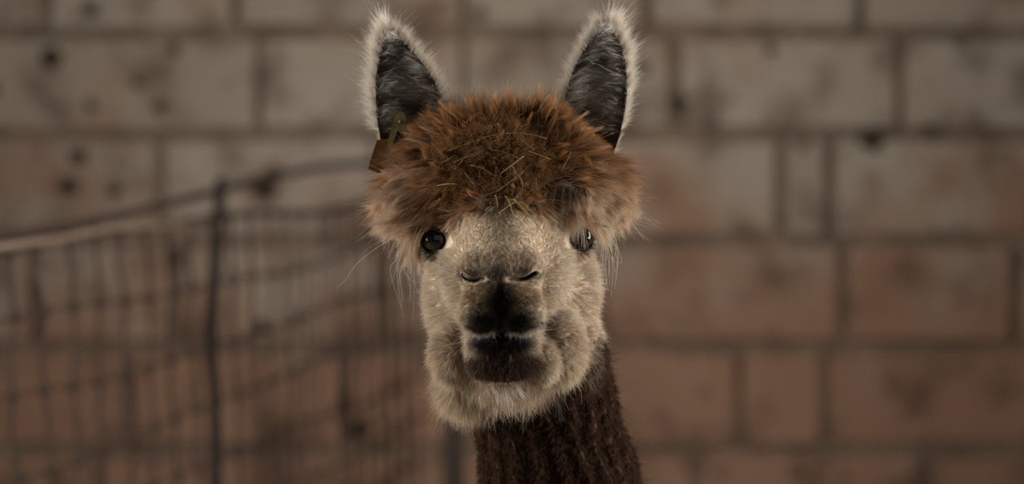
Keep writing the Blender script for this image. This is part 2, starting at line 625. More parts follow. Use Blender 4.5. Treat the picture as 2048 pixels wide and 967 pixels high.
def sdf(P):
    h = sdf_head(P)
    b = sdf_body(P)
    an, q, m = neck_ridge(P)
    near = np.clip(1 - np.abs(b) / 3, 0, 1)
    b = b - m * near * (0.60 * np.sin(q) + 0.22 * wob(P, 2.2))
    f = smin(h, b, 0.8)
    w = sdf_wool(P) - 0.35 * wob(P, 0.8)
    return smin(f, w, 0.9)


def grad(P, e=0.06):
    g = np.empty_like(P)
    for i in range(3):
        d = np.zeros(3)
        d[i] = e
        g[..., i] = sdf(P + d) - sdf(P - d)
    return g / (np.linalg.norm(g, axis=-1, keepdims=True) + 1e-9)


def axis(parts):
    out = [parts[0][0]]
    for a, b, st in parts:
        n = max(1, int(round((b - a) / st)))
        out += list(np.linspace(a, b, n + 1)[1:])
    return np.array(out, np.float32)


gx = axis([(-20, -13.5, 1.3), (-13.5, 15, 0.27), (15, 33, 1.3)])
gy = axis([(-17.5, 3, 0.27), (3, 20, 0.5), (20, 34, 0.9), (34, 128, 1.5)])
gz = axis([(ZF - 2.0, ZF + 8, 0.9), (ZF + 8, -45, 1.6), (-45, -20, 0.6), (-20, 17, 0.27)])
F3 = np.empty((len(gx), len(gy), len(gz)), np.float32)
YY, ZZ = np.meshgrid(gy, gz, indexing='ij')
for i, xv in enumerate(gx):
    P = np.stack([np.full_like(YY, xv), YY, ZZ], -1)
    F3[i] = sdf(P)


def surface_nets(F, X, Y, Z):
    S = F < 0
    nx, ny, nz = F.shape
    c = np.zeros((nx - 1, ny - 1, nz - 1), np.int8)
    offs = [(a, b, d) for a in (0, 1) for b in (0, 1) for d in (0, 1)]
    for a, b, d in offs:
        c += S[a:nx - 1 + a, b:ny - 1 + b, d:nz - 1 + d]
    act = np.argwhere((c > 0) & (c < 8))
    idx = -np.ones((nx - 1, ny - 1, nz - 1), np.int32)
    idx[act[:, 0], act[:, 1], act[:, 2]] = np.arange(len(act))
    V8 = np.stack([F[act[:, 0] + a, act[:, 1] + b, act[:, 2] + d] for a, b, d in offs], 1)
    acc = np.zeros((len(act), 3))
    cnt = np.zeros(len(act))
    for i, o1 in enumerate(offs):
        for j, o2 in enumerate(offs):
            if j <= i or sum(abs(p - q) for p, q in zip(o1, o2)) != 1: continue
            va, vb = V8[:, i], V8[:, j]
            m = (va < 0) != (vb < 0)
            t = np.where(m, va / np.where(m, va - vb, 1), 0)
            p = np.array(o1)[None] + t[:, None] * (np.array(o2) - np.array(o1))[None]
            acc += p * m[:, None]
            cnt += m
    fr = acc / cnt[:, None]
    P = np.stack([X[act[:, 0]] + fr[:, 0] * (X[act[:, 0] + 1] - X[act[:, 0]]),
                  Y[act[:, 1]] + fr[:, 1] * (Y[act[:, 1] + 1] - Y[act[:, 1]]),
                  Z[act[:, 2]] + fr[:, 2] * (Z[act[:, 2] + 1] - Z[act[:, 2]])], 1)
    Q = []
    e = np.argwhere(S[:-1, 1:-1, 1:-1] != S[1:, 1:-1, 1:-1]) + [0, 1, 1]
    fl = S[e[:, 0], e[:, 1], e[:, 2]]
    q = np.stack([idx[e[:, 0], e[:, 1] - 1, e[:, 2] - 1], idx[e[:, 0], e[:, 1], e[:, 2] - 1], idx[e[:, 0], e[:, 1], e[:, 2]], idx[e[:, 0], e[:, 1] - 1, e[:, 2]]], 1)
    q[~fl] = q[~fl][:, ::-1]
    Q.append(q)
    e = np.argwhere(S[1:-1, :-1, 1:-1] != S[1:-1, 1:, 1:-1]) + [1, 0, 1]
    fl = S[e[:, 0], e[:, 1], e[:, 2]]
    q = np.stack([idx[e[:, 0] - 1, e[:, 1], e[:, 2] - 1], idx[e[:, 0] - 1, e[:, 1], e[:, 2]], idx[e[:, 0], e[:, 1], e[:, 2]], idx[e[:, 0], e[:, 1], e[:, 2] - 1]], 1)
    q[~fl] = q[~fl][:, ::-1]
    Q.append(q)
    e = np.argwhere(S[1:-1, 1:-1, :-1] != S[1:-1, 1:-1, 1:]) + [1, 1, 0]
    fl = S[e[:, 0], e[:, 1], e[:, 2]]
    q = np.stack([idx[e[:, 0] - 1, e[:, 1] - 1, e[:, 2]], idx[e[:, 0], e[:, 1] - 1, e[:, 2]], idx[e[:, 0], e[:, 1], e[:, 2]], idx[e[:, 0] - 1, e[:, 1], e[:, 2]]], 1)
    q[~fl] = q[~fl][:, ::-1]
    Q.append(q)
    return P, np.concatenate(Q)


BV, BQ = surface_nets(F3, gx, gy, gz)
del F3
BV = BV.astype(np.float64)

# ------------------------------------------------------------------ coat colour (linear)
CREAM = np.array([0.56, 0.455, 0.335])
PALE = np.array([0.76, 0.70, 0.61])
TAN = np.array([0.50, 0.335, 0.215])
BROWN = np.array([0.205, 0.100, 0.037])
NECKB = np.array([0.036, 0.019, 0.011])
BLACK = np.array([0.014, 0.012, 0.011])
CHIN = np.array([0.034, 0.019, 0.012])


def mixc(a, b, t): return a + (b - a) * np.asarray(t)[..., None]


def blob(px, py, cx, cy, rx, ry, soft=0.35):
    d = np.hypot((px - cx) / rx, (py - cy) / ry)
    return 1 - sm(d, 1 - soft, 1 + soft)


def wool_mask(P):
    px, py = proj(P)
    yb = np.interp(px, [740, 790, 850, 890, 930, 1000, 1060, 1090, 1120, 1180, 1270], [500, 490, 452, 425, 418, 412, 408, 398, 402, 446, 465])
    return sm(yb - py + 7 * wob(P, 1.7), -10, 14)


def neck_mask(P):
    px, py = proj(P)
    yb = np.interp(px, [840, 900, 950, 1000, 1060, 1100, 1150, 1190, 1222], [930, 870, 815, 785, 778, 772, 745, 695, 635])
    return sm(py - yb + 14 * wob(P, 1.2) + 5 * wob(P, 4.0), -26, 26) * sm(P[..., 1], -2, 4)


def coat(P):
    px, py = proj(P)
    n = 0.5 + 0.5 * np.clip(wob(P, 0.9), -1, 1)
    c = mixc(np.broadcast_to(CREAM, P.shape), CREAM * 0.72 + np.array([0.02, 0, -0.01]), 0.7 * n)
    fr = sm(P[..., 1], -6, -8.5)
    # tan patches under the nostrils, dark skin of nose and lips
    c = mixc(c, np.array([0.26, 0.17, 0.085]), 0.75 * fr * np.maximum(blob(px, py, 962, 590, 34, 26), blob(px, py, 1042, 590, 34, 26)))
    dk = np.maximum.reduce([blob(px, py, 970, 640, 34, 24, .7), blob(px, py, 1035, 640, 34, 24, .7), blob(px, py, 1002, 606, 24, 50, .6),
                            0.62 * blob(px, py, 994, 554, 30, 20, .6), 0.75 * blob(px, py, 945, 552, 30, 11, .6), 0.75 * blob(px, py, 1048, 550, 32, 11, .6)])
    c = mixc(c, BLACK * 1.3, np.clip(fr * dk, 0, 1))
    c = mixc(c, CHIN, 0.97 * fr * blob(px, py, 1010, 727, 72, 28, .2))
    c = mixc(c, BLACK, fr * blob(px, py, 1003, 688, 64, 24, .35))
    # brown wool cap with paler sides
    wm = wool_mask(P)
    wc = mixc(np.broadcast_to(BROWN, P.shape), BROWN * 0.6, 0.6 * n)
    side = sm(np.abs(px - 1000), 90, 200) * sm(py, 290, 420)
    wc = mixc(wc, TAN, 0.85 * side)
    wc = mixc(wc, CREAM, sm(P[..., 1], 8.5, 11))
    c = mixc(c, wc, wm * sm(P[..., 1], 20, 15))
    c = mixc(c, mixc(np.broadcast_to(NECKB, P.shape), NECKB * 1.6, n), np.maximum(neck_mask(P), sm(P[..., 1], 13, 16)))
    for e, dr in EYES:
        d = np.linalg.norm(P - (e + dr * 1.2), axis=-1)
        c = mixc(c, np.array([0.02, 0.014, 0.011]), 1 - sm(d, 1.75, 2.35))
    return np.clip(c, 0.004, 1)


# ------------------------------------------------------------------ ears (joined to the same body mesh)
EARS = [dict(l=[(764, 300), (759, 268), (754, 238), (752, 209), (751, 164), (757, 114), (768, 80), (779, 66)],
             r=[(905, 300), (897, 258), (890, 228), (886, 204), (872, 166), (848, 130), (812, 88), (784, 66)], yb=9.0, yt=6.0, skew=0.50, dep=2.6),
        dict(l=[(1118, 300), (1122, 262), (1127, 234), (1131, 190), (1146, 140), (1168, 100), (1194, 63), (1208, 52)],
             r=[(1226, 310), (1240, 270), (1250, 222), (1255, 174), (1252, 130), (1242, 90), (1225, 62), (1213, 52)], yb=9.0, yt=6.0, skew=0.58, dep=2.6)]


def ear_surface(E, t, u):
    """point on the front of the cupped ear; t base to tip, u from left rim to right rim"""
    tt = np.linspace(0, 1, len(E['l']))
    la, ra = np.array(E['l'], float), np.array(E['r'], float)
    lx, ly = np.interp(t, tt, la[:, 0]), np.interp(t, tt, la[:, 1])
    rx, ry = np.interp(t, tt, ra[:, 0]), np.interp(t, tt, ra[:, 1])
    Y = E['yb'] + (E['yt'] - E['yb']) * t
    w = np.hypot(rx - lx, ry - ly) / 130.0
    s = E['skew']
    uu = np.where(u < s, 0.5 * u / s, 0.5 + 0.5 * (u - s) / (1 - s))
    prof = np.sin(np.pi * np.clip(uu, 0, 1)) ** 0.8
    Yd = Y + E['dep'] * np.minimum(w, 1.1) * prof
    px, py = lx + (rx - lx) * u, ly + (ry - ly) * u
    u_, v_ = (px - 1024) / FPX, (py - 483.5) / FPX
    ry_, rz_ = cp - v_ * sn, -sn - v_ * cp
    # the outline is read at the depth Y of the rim; the cup then goes straight back
    d = OY + Y * 0.01
    return np.stack([(u_ / ry_ * d - OX) * 100, Yd, (CAM_H + rz_ / ry_ * d - OZ) * 100], -1)


NT, NU = 36, 22
ear_front_idx = []
for E in EARS:
    tg, ug = np.meshgrid(np.linspace(0, 0.999, NT), np.linspace(0, 1, NU), indexing='ij')
    Pf = ear_surface(E, tg, ug)
    dt = ear_surface(E, np.clip(tg + .02, 0, 1), ug) - ear_surface(E, np.clip(tg - .02, 0, 1), ug)
    du = ear_surface(E, tg, np.clip(ug + .02, 0, 1)) - ear_surface(E, tg, np.clip(ug - .02, 0, 1))
    nn = np.cross(dt, du)
    nn /= np.linalg.norm(nn, axis=-1, keepdims=True) + 1e-9
    nn = np.where(nn[..., 1:2] > 0, -nn, nn)           # front side looks at the camera
    Pb = Pf - nn * (0.34 * (1 - 0.55 * tg[..., None]))
    Pb[:, 0] = Pf[:, 0] + np.array([0, .25, 0])
    Pb[:, -1] = Pf[:, -1] + np.array([0, .25, 0])
    E['front'], E['back'], E['n'] = Pf, Pb, nn
    n0 = len(BV)
    BV = np.concatenate([BV, Pf.reshape(-1, 3), Pb.reshape(-1, 3)])
    q = []
    A = lambda i, j: n0 + i * NU + j
    B = lambda i, j: n0 + NT * NU + i * NU + j
    for i in range(NT - 1):
        for j in range(NU - 1):
            q.append((A(i, j), A(i, j + 1), A(i + 1, j + 1), A(i + 1, j)))
            q.append((B(i, j), B(i + 1, j), B(i + 1, j + 1), B(i, j + 1)))
        q.append((A(i, 0), A(i + 1, 0), B(i + 1, 0), B(i, 0)))
        q.append((A(i, NU - 1), B(i, NU - 1), B(i + 1, NU - 1), A(i + 1, NU - 1)))
    for j in range(NU - 1):
        q.append((A(NT - 1, j), A(NT - 1, j + 1), B(NT - 1, j + 1), B(NT - 1, j)))
    E['range'] = (n0, n0 + NT * NU, n0 + 2 * NT * NU)
    BQ = np.concatenate([BQ, np.array(q, np.int32)])

n_body = EARS[0]['range'][0]
cols = coat(BV)
for E in EARS:
    a, b, c = E['range']
    cols[a:b] = np.array([0.075, 0.062, 0.052])
    cols[b:c] = np.array([0.34, 0.29, 0.24])


def skin_mat():
    m, nt, b = new_mat('alpaca_skin')
    N, Lk = nt.nodes, nt.links
    at = N.new('ShaderNodeAttribute')
    at.attribute_name = 'coat'
    nz = N.new('ShaderNodeTexNoise')
    nz.inputs['Scale'].default_value = 260
    nz.inputs['Detail'].default_value = 5
    bp = N.new('ShaderNodeBump')
    bp.inputs['Strength'].default_value = 0.5
    bp.inputs['Distance'].default_value = 0.002
    Lk.new(nz.outputs['Fac'], bp.inputs['Height'])
    Lk.new(bp.outputs['Normal'], b.inputs['Normal'])
    Lk.new(at.outputs['Color'], b.inputs['Base Color'])
    b.inputs['Roughness'].default_value = 0.9
    b.inputs['Specular IOR Level'].default_value = 0.04
    return m


def hair_mat():
    m = bpy.data.materials.new('alpaca_fibre')
    m.use_nodes = True
    nt = m.node_tree
    nt.nodes.clear()
    out = nt.nodes.new('ShaderNodeOutputMaterial')
    at = nt.nodes.new('ShaderNodeAttribute')
    at.attribute_name = 'coat'
    df = nt.nodes.new('ShaderNodeBsdfDiffuse')
    tr = nt.nodes.new('ShaderNodeBsdfTranslucent')
    gl = nt.nodes.new('ShaderNodeBsdfHair')
    gl.component = 'Reflection'
    gl.inputs['RoughnessU'].default_value = 0.35
    gl.inputs['RoughnessV'].default_value = 0.8
    gl.inputs['Color'].default_value = (0.9, 0.88, 0.85, 1)
    m1 = nt.nodes.new('ShaderNodeMixShader')
    m1.inputs[0].default_value = 0.38
    m2 = nt.nodes.new('ShaderNodeMixShader')
    m2.inputs[0].default_value = 0.025
    nt.links.new(at.outputs['Color'], df.inputs['Color'])
    nt.links.new(at.outputs['Color'], tr.inputs['Color'])
    nt.links.new(df.outputs[0], m1.inputs[1])
    nt.links.new(tr.outputs[0], m1.inputs[2])
    nt.links.new(m1.outputs[0], m2.inputs[1])
    nt.links.new(gl.outputs[0], m2.inputs[2])
    nt.links.new(m2.outputs[0], out.inputs[0])
    return m


def wool_mat():
    m, nt, b = new_mat('matt_wool')
    at = nt.nodes.new('ShaderNodeAttribute')
    at.attribute_name = 'coat'
    nt.links.new(at.outputs['Color'], b.inputs['Base Color'])
    b.inputs['Roughness'].default_value = 0.9
    b.inputs['Specular IOR Level'].default_value = 0.08
    return m


M_SKIN, M_HAIR, M_WOOL = skin_mat(), hair_mat(), wool_mat()
alpaca = empty('alpaca', (OX, OY, 0.0))
tag(alpaca, 'cream-faced brown alpaca with shaggy woolly fringe looking straight ahead', 'alpaca')
LOFF = np.array([0, 0, OZ])


def to_local(P): return P * 0.01 + LOFF       # metres, relative to the alpaca's empty


me = bpy.data.meshes.new('body')
VL = to_local(BV).astype(np.float32)
me.vertices.add(len(VL))
me.vertices.foreach_set('co', VL.ravel())
me.loops.add(len(BQ) * 4)
me.loops.foreach_set('vertex_index', BQ.astype(np.int32).ravel())
me.polygons.add(len(BQ))
me.polygons.foreach_set('loop_start', np.arange(0, len(BQ) * 4, 4, dtype=np.int32))
me.polygons.foreach_set('use_smooth', np.ones(len(BQ), bool))
me.update(calc_edges=True)
me.validate()
ca = me.color_attributes.new('coat', 'FLOAT_COLOR', 'POINT')
ca.data.foreach_set('color', np.concatenate([cols, np.ones((len(cols), 1))], 1).astype(np.float32).ravel())
me.materials.append(M_SKIN)
body = link(bpy.data.objects.new('body', me), alpaca)

# ------------------------------------------------------------------ eyes
def eye_mat():
    m, nt, b = new_mat('dark_wet_eye')
    N, Lk = nt.nodes, nt.links
    tc = N.new('ShaderNodeTexCoord')
    sep = N.new('ShaderNodeSeparateXYZ')
    Lk.new(tc.outputs['Object'], sep.inputs[0])
    ab = N.new('ShaderNodeMath')
    ab.operation = 'ABSOLUTE'
    Lk.new(sep.outputs['Z'], ab.inputs[0])
    rp = N.new('ShaderNodeMapRange')
    rp.inputs['From Min'].default_value = 0.003
    rp.inputs['From Max'].default_value = 0.006
    Lk.new(ab.outputs[0], rp.inputs['Value'])
    mx = N.new('ShaderNodeMix')
    mx.data_type = 'RGBA'
    mx.inputs['A'].default_value = (0.003, 0.003, 0.004, 1)
    mx.inputs['B'].default_value = (0.010, 0.007, 0.006, 1)
    Lk.new(rp.outputs['Result'], mx.inputs['Factor'])
    Lk.new(mx.outputs['Result'], b.inputs['Base Color'])
    b.inputs['Roughness'].default_value = 0.04
    b.inputs['Specular IOR Level'].default_value = 0.7
    return m


M_EYE = eye_mat()
for c, dr in EYES:
    bm = bmesh.new()
    bmesh.ops.create_uvsphere(bm, u_segments=32, v_segments=20, radius=EYE_R * 0.01)
    o = bm_to_obj('eye', bm, M_EYE, alpaca, True)
    o.location = to_local(c)
    tag(o, 'glossy black eye')

# ------------------------------------------------------------------ hair building
def nrmz(v): return v / (np.linalg.norm(v, axis=-1, keepdims=True) + 1e-9)


def sample_surface(n, density, V=None, Q=None):
    V = BV if V is None else V
    Q = BQ[np.all(BQ < n_body, axis=1)] if Q is None else Q
    T = np.concatenate([Q[:, [0, 1, 2]], Q[:, [0, 2, 3]]])
    ctr = V[T].mean(1)
    ar = 0.5 * np.linalg.norm(np.cross(V[T[:, 1]] - V[T[:, 0]], V[T[:, 2]] - V[T[:, 0]]), axis=1)
    w = ar * density(ctr)
    w = np.maximum(w, 0)
    k = rng.choice(len(T), n, p=w / w.sum())
    a, b = rng.random(n), rng.random(n)
    s = a + b > 1
    a[s], b[s] = 1 - a[s], 1 - b[s]
    t = T[k]
    return V[t[:, 0]] + a[:, None] * (V[t[:, 1]] - V[t[:, 0]]) + b[:, None] * (V[t[:, 2]] - V[t[:, 0]])


def grow(root, nrm, d0, length, K, grav=0.0, bend=None, margin=0.12, collide=True):
    """guide curves from the roots; bend is an extra steering vector per guide and step"""
    n = len(root)
    G = np.empty((n, K, 3))
    p = root.copy()
    d = nrmz(d0)
    G[:, 0] = p
    st = (np.broadcast_to(length, (n,)) / (K - 1))[:, None]
    gv = np.array([0, 0, -1.0])
    g = np.broadcast_to(np.asarray(grav, float), (n,))[:, None]
    for k in range(1, K):
        p = p + d * st
        if collide and k > 1:
            f = sdf(p)
            mg = margin * k
            push = np.clip(mg - f, 0, 3)[:, None]
            p = p + nrm * push
        G[:, k] = p
        d = d + gv * g * st
        if bend is not None: d = d + bend * st
        d = nrmz(d)
    return G


def locks(G, nrm, n_h, spread, clump=0.7, jit=0.1, curl=0.0, curl_f=2.0, lvar=(0.6, 1.0), stray=0.0):
    """spread every guide into a lock of hairs that gather towards the tip"""
    N, K, _ = G.shape
    t = np.linspace(0, 1, K)
    tmp = np.where(np.abs(nrm[:, :1]) < 0.8, np.array([[1., 0, 0]]), np.array([[0, 0, 1.]]))
    t1 = nrmz(np.cross(nrm, tmp))
    t2 = np.cross(nrm, t1)
    a = rng.uniform(0, 6.283, (N, n_h))
    r = np.sqrt(rng.random((N, n_h))) * np.broadcast_to(spread, (N,))[:, None]
    off = (np.cos(a) * r)[..., None] * t1[:, None] + (np.sin(a) * r)[..., None] * t2[:, None]
    s = rng.uniform(lvar[0], lvar[1], (N, n_h))[..., None, None]
    rel = (G - G[:, :1])[:, None]
    cl = np.broadcast_to(clump, (N,))
    H = G[:, :1][:, None] + rel * s + off[:, :, None] * (1 - cl[:, None, None, None] * (t ** 0.8)[None, None, :, None])
    ln = np.linalg.norm(G[:, -1] - G[:, 0], axis=-1)[:, None, None, None]
    H = H + rng.normal(size=(N, n_h, 1, 3)) * jit * ln * (t ** 1.5)[None, None, :, None]
    if stray > 0:
        m = rng.random((N, n_h, 1, 1)) < stray
        H = H + m * rng.normal(size=(N, n_h, 1, 3)) * 0.30 * ln * (t ** 1.4)[None, None, :, None]
    if curl > 0:
        ph = rng.uniform(0, 6.28, (N, 1)) + rng.normal(size=(N, n_h)) * 0.7
        w = 6.283 * curl_f * t[None, None, :] + ph[..., None]
        amp = curl * np.clip(t * 3, 0, 1)
        H = H + (np.cos(w) * amp)[..., None] * t1[:, None, None] + (np.sin(w) * amp)[..., None] * t2[:, None, None]
    return H.reshape(N * n_h, K, 3)


def hair_obj(name, sets, label=None, mat=None):
    """sets: list of (points N,K,3 in cm, root radius mm, tip radius mm, root colour N,3, tip colour N,3)"""
    sizes, P, R, C = [], [], [], []
    for H, r0_, r1_, c0, c1 in sets:
        hx, hy = proj(H)
        fr_ = H[..., 1] < 2.5
        hit = (np.hypot((hx - 873) / 31, (hy - 480) / 19) < 1) & (hy > 465) & fr_
        if name != 'forelocks':
            hit |= (np.hypot((hx - 1158) / 26, (hy - 476) / 22) < 1) & (hy > 458) & fr_
        if name in ('fringe_wool', 'forelocks'):
            hit |= (hx < 838 - (hy - 212) * 0.72) & (hy < 296) & (hx < 840)
        if name == 'fringe_wool':
            hit |= (hx > 1150 + (hy - 215) * 1.0) & (hy < 302) & (H[..., 1] < 7)
        if name != 'whiskers':
            keep = ~hit.any(1)
            H, c0, c1 = H[keep], c0[keep], c1[keep]
        N, K, _ = H.shape
        sizes += [K] * N
        t = np.linspace(0, 1, K)
        P.append(to_local(H).reshape(-1, 3))
        rr = (r0_ + (r1_ - r0_) * t ** 1.3) * 0.00135
        rr = rr[None] * rng.uniform(0.75, 1.25, (N, 1))
        R.append(rr.reshape(-1))
        cc = c0[:, None] + (c1 - c0)[:, None] * (t ** 1.2)[None, :, None]
        cc = cc * rng.uniform(0.78, 1.22, (N, 1, 1))
        C.append(np.clip(cc, 0.003, 0.9).reshape(-1, 3))
    cv = bpy.data.hair_curves.new(name)
    cv.add_curves(sizes)
    P = np.concatenate(P).astype(np.float32)
    cv.attributes['position'].data.foreach_set('vector', P.ravel())
    ra = cv.attributes.get('radius') or cv.attributes.new('radius', 'FLOAT', 'POINT')
    ra.data.foreach_set('value', np.concatenate(R).astype(np.float32))
    C = np.concatenate(C)
    at = cv.attributes.new('coat', 'FLOAT_COLOR', 'POINT')
    at.data.foreach_set('color', np.concatenate([C, np.ones((len(C), 1))], 1).astype(np.float32).ravel())
    cv.materials.append(mat or M_HAIR)
    o = link(bpy.data.objects.new(name, cv), alpaca)
    tag(o, label, kind='stuff')
    return o


def rep(c, n): return np.repeat(c, n, axis=0)


def tangent(v, n): return v - (v * n).sum(-1, keepdims=True) * n


# --- short hair of the face
NOSE = L(1000, 600, -15)


def eye_clear(P):
    m = np.ones(len(P))
    for c, dr in EYES:
        m *= sm(np.linalg.norm(P - (c + dr * 1.9), axis=-1), 1.75, 2.1)
    return m


def face_density(P):
    wm, nm = wool_mask(P), neck_mask(P)
    px, py = proj(P)
    d = (1 - wm) * (1 - nm) * sm(P[:, 1], 15, 11) * eye_clear(P)
    slit = np.minimum.reduce([seg2(P, NOS_L), seg2(P, NOS_R), seg2(P, MOUTH), seg2(P, MGAP) - 0.4])
    d = d * np.where(P[:, 1] < -8, sm(slit, 0.32, 0.6), 1)
    return d * (0.5 + 1.1 * sm(P[:, 1], 0, -9)) * (P[:, 2] > -26)


n = 30000
R = sample_surface(n, face_density)
Nn = grad(R)
fl = nrmz(tangent(R - NOSE, Nn))
px, py = proj(R)
low = sm(py, 690, 800) * sm(R[:, 1], -8, -2)
fl = nrmz(fl + np.array([0, 0.2, -1.0]) * (0.25 * sm(py, 480, 620) * sm(R[:, 1], -9, -5))[:, None] + np.array([0, 0, -1.4]) * low[:, None])
ln = 0.55 + 0.9 * sm(R[:, 1], -10, 0) + 1.5 * low
ln *= rng.uniform(0.75, 1.25, n)
chin = blob(px, py, 1010, 725, 80, 26) * sm(R[:, 1], -5, -7)
ln = ln + 0.7 * chin - 0.25 * blob(px, py, 1003, 470, 90, 60)
lift = 0.50 + 0.25 * wob(R, 0.6)[:, None] + 0.5 * chin[:, None] - 0.32 * (blob(px, py, 1003, 480, 110, 60) * (R[:, 1] < -2))[:, None]
# hair of the lips and muzzle fans away from the middle line
mz = sm(R[:, 1], -9, -11)
lat = np.stack([np.sign(R[:, 0] - NOSE[0]) * 0.8, np.zeros(n), -0.35 * np.ones(n)], -1)
fl = nrmz(tangent(fl * (1 - 0.6 * mz[:, None]) + lat * mz[:, None] * ((py > 560) & (py < 690))[:, None] + np.array([0, 0, -1.0]) * chin[:, None], Nn) + 1e-6)
G = grow(R, Nn, Nn * lift + fl + rng.normal(size=(n, 3)) * 0.12, ln, 5, grav=0.12, margin=0.04, collide=False)
NH = 7
H = locks(G, Nn, NH, 0.22, 0.45, 0.10, lvar=(0.55, 1.05), stray=0.12)
c0 = rep(np.clip(coat(R) * np.exp(rng.normal(size=(n, 1)) * 0.22), 0, .75), NH)
ct = rep(chin[:, None], NH)
face = [(H, 0.105, 0.030, c0 * 0.9, np.clip(c0 * 1.15 * (1 - ct) + ct * np.array([0.13, 0.08, 0.055]) * rng.uniform(0.15, 1.2, (len(c0), 1)) ** 1.5, 0, .8))]
# longer pale guard hairs over cheeks and jaw
n = 900
R = sample_surface(n, lambda P: face_density(P) * sm(P[:, 1], -9, -6) * sm(proj(P)[1], 470, 520))
Nn = grad(R)
fl = nrmz(tangent(R - NOSE, Nn) + np.array([0, 0, -0.5]))
G = grow(R, Nn, Nn * 0.35 + fl + rng.normal(size=(n, 3)) * 0.18, rng.uniform(1.2, 2.8, n), 7, grav=0.12, margin=0.05)
H = locks(G, Nn, 2, 0.12, 0.3, 0.08, lvar=(0.6, 1.0))
c0 = np.tile(PALE, (len(H), 1)) * rng.uniform(0.5, 1.1, (len(H), 1))
face.append((H, 0.12, 0.03, c0 * 0.7, c0))
# crusty tufts on the chin
n = 260
R = sample_surface(n, lambda P: blob(proj(P)[0], proj(P)[1], 1010, 727, 74, 24, .15) * sm(P[:, 1], -6, -7))
Nn = grad(R)
G = grow(R, Nn, Nn * 0.75 + np.array([0, 0, -0.8]) + rng.normal(size=(n, 3)) * 0.25, rng.uniform(0.7, 1.35, n), 6, grav=0.1, collide=False)
H = locks(G, Nn, 22, 0.26, 0.85, 0.05, lvar=(0.5, 1.0), stray=0.08)
c0 = rep(CHIN * np.exp(rng.normal(size=(n, 1)) * 0.4), 22)
face.append((H, 0.12, 0.035, c0 * 0.6, np.clip(c0 * 4.0, 0, .5)))
hair_obj('face_fur', face, 'short cream fur with blackish muzzle')

# --- woolly cap
def cap_density(P):
    return wool_mask(P) * sm(P[:, 1], 16, 12) * eye_clear(P)


def radial(P):
    px, py = proj(P)
    dx, dz = (px - 1003) / 100.0, -(py - 345) / 100.0
    v = np.stack([dx * 1.0, np.zeros_like(dx), dz], -1)
    return v, px, py


caps = []
def cap_layer(n, NH, spread, clump, jit, scale, lift0, stray, curl, var):
    R = sample_surface(n, cap_density)
    Nn = grad(R)
    v, px, py = radial(R)
    edge = sm(np.hypot(px - 985, (py - 325) * 1.5), 60, 150)     # outside the matted middle
    lower = sm(py, 350, 420)
    v = v + np.array([0, 0, -0.9]) * (lower * sm(np.abs(px - 1003), 40, 140))[:, None]
    flow = nrmz(tangent(v + rng.normal(size=v.shape) * 0.17, Nn) + 1e-6)
    top = sm(py, 300, 240)
    side = sm(np.abs(px - 1003), 110, 175) * sm(py, 262, 310)      # the combed sides
    ln = scale * (1.7 + 2.4 * edge + 0.3 * top - 0.35 * side - 1.3 * lower * sm(np.abs(px - 985), 130, 40)) * rng.uniform(0.7, 1.2, n)
    lift = (lift0 * (1 - 0.4 * lower) * (1 - 0.55 * side))[:, None]
    wild = rng.normal(size=(n, 3)) * (0.18 - 0.09 * side + 0.9 * (1 - edge))[:, None]
    G = grow(R, Nn, Nn * lift + flow * (0.9 + 0.4 * edge)[:, None] + wild, ln, 10, grav=0.02 + 0.09 * sm(py, 290, 390), bend=rng.normal(size=(n, 3)) * (0.12 - 0.06 * side)[:, None], margin=0.10)
    clump = clump * (1 - 0.5 * side)
    spread = spread * (1 + 0.3 * side)
    H = locks(G, Nn, NH, spread * rng.uniform(0.7, 1.3, n), clump, jit, curl=curl, curl_f=1.2, lvar=(0.55, 1.0), stray=stray)
    tone = np.exp(rng.normal(size=(n, 1)) * var * (1 - 0.4 * side[:, None]))
    c0 = rep(np.clip(coat(R) * tone, 0.01, 0.7), NH)
    lt = rep((0.3 + 0.7 * rng.random(n) * edge)[:, None], NH)
    tip = np.clip(c0 * (1.0 + 1.0 * lt) + 0.01 * lt, 0, .75)
    tip = mixc(tip, np.array([0.74, 0.63, 0.50]), 0.72 * rep(side * sm(py, 320, 430), NH))
    caps.append((H, 0.15, 0.03, c0 * 0.9, tip))


cap_layer(1500, 84, 0.60, 0.88, 0.03, 1.32, 0.58, 0.06, 0.06, 0.33)
cap_layer(1800, 16, 0.50, 0.60, 0.07, 0.95, 0.7, 0.12, 0.08, 0.3)
# felted curls in the middle
n = 1500
R = sample_surface(n, lambda P: cap_density(P) * blob(proj(P)[0], proj(P)[1], 985, 335, 120, 75) * (P[:, 1] < 3))
Nn = grad(R)
G = grow(R, Nn, Nn * 0.7 + rng.normal(size=(n, 3)) * 0.9, rng.uniform(1.2, 2.4, n), 10, grav=0.15, margin=0.08)
H = locks(G, Nn, 16, 0.40, 0.3, 0.15, curl=0.22, curl_f=1.6, lvar=(0.6, 1.0), stray=0.25)
c0 = rep(mixc(coat(R), np.array([0.22, 0.12, 0.05]), rng.random(n) * 0.6), 16)
caps.append((H, 0.12, 0.05, c0 * 0.8, c0 * 1.3))
